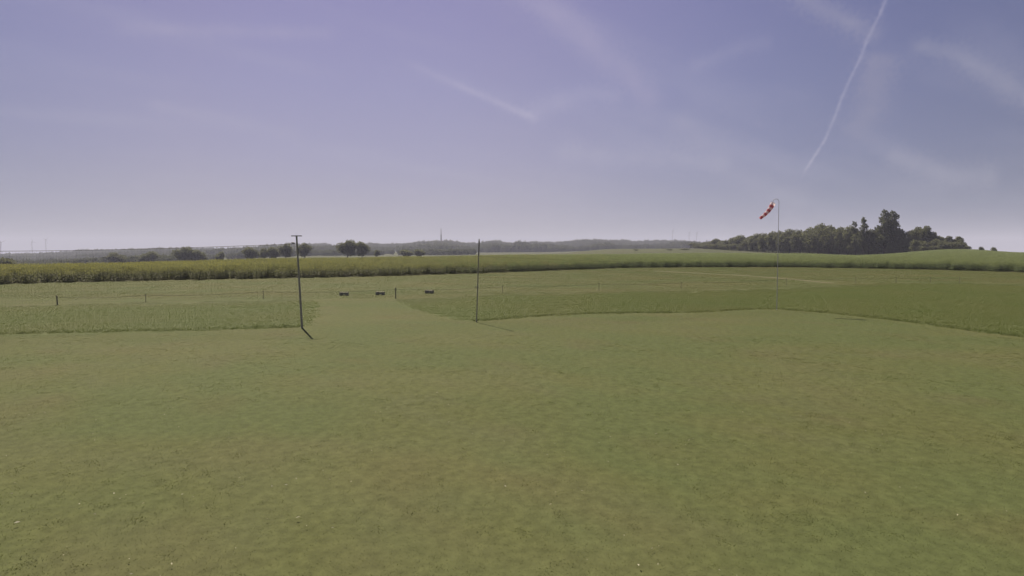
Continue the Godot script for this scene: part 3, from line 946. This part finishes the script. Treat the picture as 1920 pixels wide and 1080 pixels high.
	# three low stands on the mown strip
	var stands := [[-12.2, -44.2, 0.05, "low dark stand on the runway grass, nearest the left net pole"], [-9.68, -44.7, -0.04, "low dark stand on the runway grass, middle one of three beside the corner stake"], [-6.29, -46.3, -0.35, "low slanted stand on the runway grass, right of the corner stake"]]
	for s in stands:
		var o := thing("low_stand", s[3], "stand", Vector3(s[0], 0, s[1]), s[2], "low stands by the runway")
		for e in [-1.0, 1.0]:
			g = Geo.new()
			var x0 := 0.13 if e > 0 else -0.30
			g.box(Vector3(x0, 0.02, -0.2), Vector3(x0 + 0.17, 0.22, 0.2), Color(0.40, 0.38, 0.28), 0.01)
			put("end_block", g, wood, o)
		g = Geo.new()
		g.box(Vector3(-0.127, 0.06, -0.12), Vector3(0.127, 0.18, 0.12), Color(0.55, 0.52, 0.41), 0.01)
		put("middle_board", g, wood, o)
		g = Geo.new()
		g.box(Vector3(-0.31, 0.223, -0.17), Vector3(0.31, 0.24, 0.17), Color(0.22, 0.21, 0.15), 0.006)
		put("top_rail", g, wood, o)
	# far masts: radio mast and wind turbines
	var mast_at := at_bearing(827.5, 2250.0)
	var m := thing("radio_mast", "tall slender radio mast rising above the distant wooded ridge", "mast", mast_at)
	var mh := 3.4 + 38.0 * 2250.0 / 1144.0 - mast_at.y
	var grey := Color(0.13, 0.125, 0.13)
	g = Geo.new()
	g.tube(Vector3(0, -1, 0), Vector3(0, mh * 0.62, 0), 2.9, 2.3, grey, 10)
	put("shaft", g, plain, m)
	g = Geo.new()
	g.tube(Vector3(0, mh * 0.62 + 0.01, 0), Vector3(0, mh * 0.64, 0), 3.0, 3.0, grey, 10)
	put("platform", g, plain, m)
	g = Geo.new()
	g.tube(Vector3(0, mh * 0.64 + 0.01, 0), Vector3(0, mh, 0), 1.7, 0.8, Color(0.2, 0.19, 0.2), 8)
	put("antenna", g, plain, m)
	var spots := [[3, 3400.0, 11.0, 0.9, "nearest and darkest wind turbine, at the left edge"], [62, 4300.0, 12.0, 0.35, "left one of two wind turbines above the blue wood"], [88, 4400.0, 16.0, 1.3, "right one of two wind turbines above the blue wood"], [1260, 4700.0, 33.0, 0.2, "tallest wind turbine right of centre, standing alone"], [1291, 4800.0, 29.0, 0.7, "left one of the pair of turbines near the wood"], [1305, 4800.0, 29.0, 1.1, "right one of the pair of turbines near the wood"]]
	for s in spots:
		var at := at_bearing(s[0], s[1])
		var h: float = 3.4 + s[2] * s[1] / 1144.0 - at.y
		var o := thing("wind_turbine", s[4], "wind turbine", at, 0, "wind turbines on the horizon")
		var dark := Color(0.20, 0.195, 0.21)
		g = Geo.new()
		g.tube(Vector3(0, -2, 0), Vector3(0, h, 0), 2.6, 1.7, dark, 10)
		put("tower", g, plain, o)
		g = Geo.new()
		g.box(Vector3(-4.0, h + 0.02, -2.0), Vector3(5.5, h + 4.0, 2.0), dark, 0.5)
		put("nacelle", g, plain, o)
		g = Geo.new()
		g.tube(Vector3(5.52, h + 2.0, 0), Vector3(8.0, h + 2.0, 0), 2.0, 0.7, dark, 8)
		put("hub", g, plain, o)
		for k in 3:
			var t: float = s[3] + TAU * k / 3.0
			g = Geo.new()
			var d := Vector3(0, cos(t), sin(t))
			var hub := Vector3(6.7, h + 2.0, 0)
			g.tube(hub + d * 1.2, hub + d * 9.0, 0.8, 1.1, dark, 6)
			g.tube(hub + d * 9.0, hub + d * 34.0, 1.1, 0.25, dark, 6)
			put("blade", g, plain, o)
	# two white farmhouses in the trees far off
	for s in [[422, 1900.0, "small white house among the trees left of the poles"], [742, 1650.0, "small white house under the wooded ridge below the radio mast"]]:
		var at := at_bearing(s[0], s[1])
		var o := thing("farmhouse", s[2], "house", at, 0.3, "white houses far off")
		g = Geo.new()
		g.box(Vector3(-5, -1, -4), Vector3(5, 5, 4), Color(0.75, 0.74, 0.72))
		put("wall", g, plain, o)
		g = Geo.new()
		for sd in [-1.0, 1.0]:
			g.quad(Vector3(-5.4, 4.9, 4.5 * sd), Vector3(5.4, 4.9, 4.5 * sd), Vector3(5.4, 8.6, 0), Vector3(-5.4, 8.6, 0), Color(0.2, 0.12, 0.10), Vector3(0, 0.77, 0.64 * sd))
		g.tri(Vector3(-5.02, 5.0, -4), Vector3(-5.02, 5.0, 4), Vector3(-5.02, 8.4, 0), Color(0.7, 0.69, 0.66), Vector3(-1, 0, 0))
		g.tri(Vector3(5.02, 5.0, -4), Vector3(5.02, 5.0, 4), Vector3(5.02, 8.4, 0), Color(0.7, 0.69, 0.66), Vector3(1, 0, 0))
		put("roof", g, plain, o)
		for k in 3:
			g = Geo.new()
			g.box(Vector3(-3.6 + k * 3.0, 1.6, 4.003), Vector3(-2.4 + k * 3.0, 3.1, 4.06), Color(0.08, 0.08, 0.09))
			put("window", g, plain, o)
	# scattered pale bits lying on the lawn
	var spec := [[-6.05, -7.31, 0.05], [-5.45, -8.16, 0.03], [-4.5, -8.16, 0.025], [-3.19, -8.48, 0.03], [-3.38, -8.44, 0.025], [-4.33, -8.07, 0.025], [-5.7, -7.85, 0.03], [1.34, -6.3, 0.035], [-0.08, -8.42, 0.025], [-1.24, -11.62, 0.03], [-1.77, -14.04, 0.05], [4.87, -8.23, 0.035], [-2.7, -7.41, 0.04]]
	var bits := Geo.new()
	for s in spec:
		var t := rng.randf() * TAU
		bits.leaf(Vector3(s[0], 0.045, s[1]), Vector3(cos(t), 0.15, sin(t)), Vector3(-sin(t), 0.2, cos(t)), s[2] * 1.5, s[2] * 0.6, Color(0.38, 0.36, 0.28))
	for i in 520:
		var z := rng.randf_range(-13.0, -5.0)
		var x := rng.randf_range(-11.0, 11.0)
		if fine_noise.get_noise_2d(x * 0.5, z * 0.5) < 0.02:
			continue
		var t := rng.randf() * TAU
		var q := rng.randf_range(0.008, 0.018)
		bits.leaf(Vector3(x, 0.04, z), Vector3(cos(t), 0.2, sin(t)), Vector3(-sin(t), 0.2, cos(t)), q * 2.4, q, Color(0.30, 0.285, 0.20) * rng.randf_range(0.7, 1.3))
	var o2 := put("dry_leaf_litter", bits, plain)
	tag(o2, "pale dry leaves and straw bits scattered over the near lawn", "litter", "", "stuff")
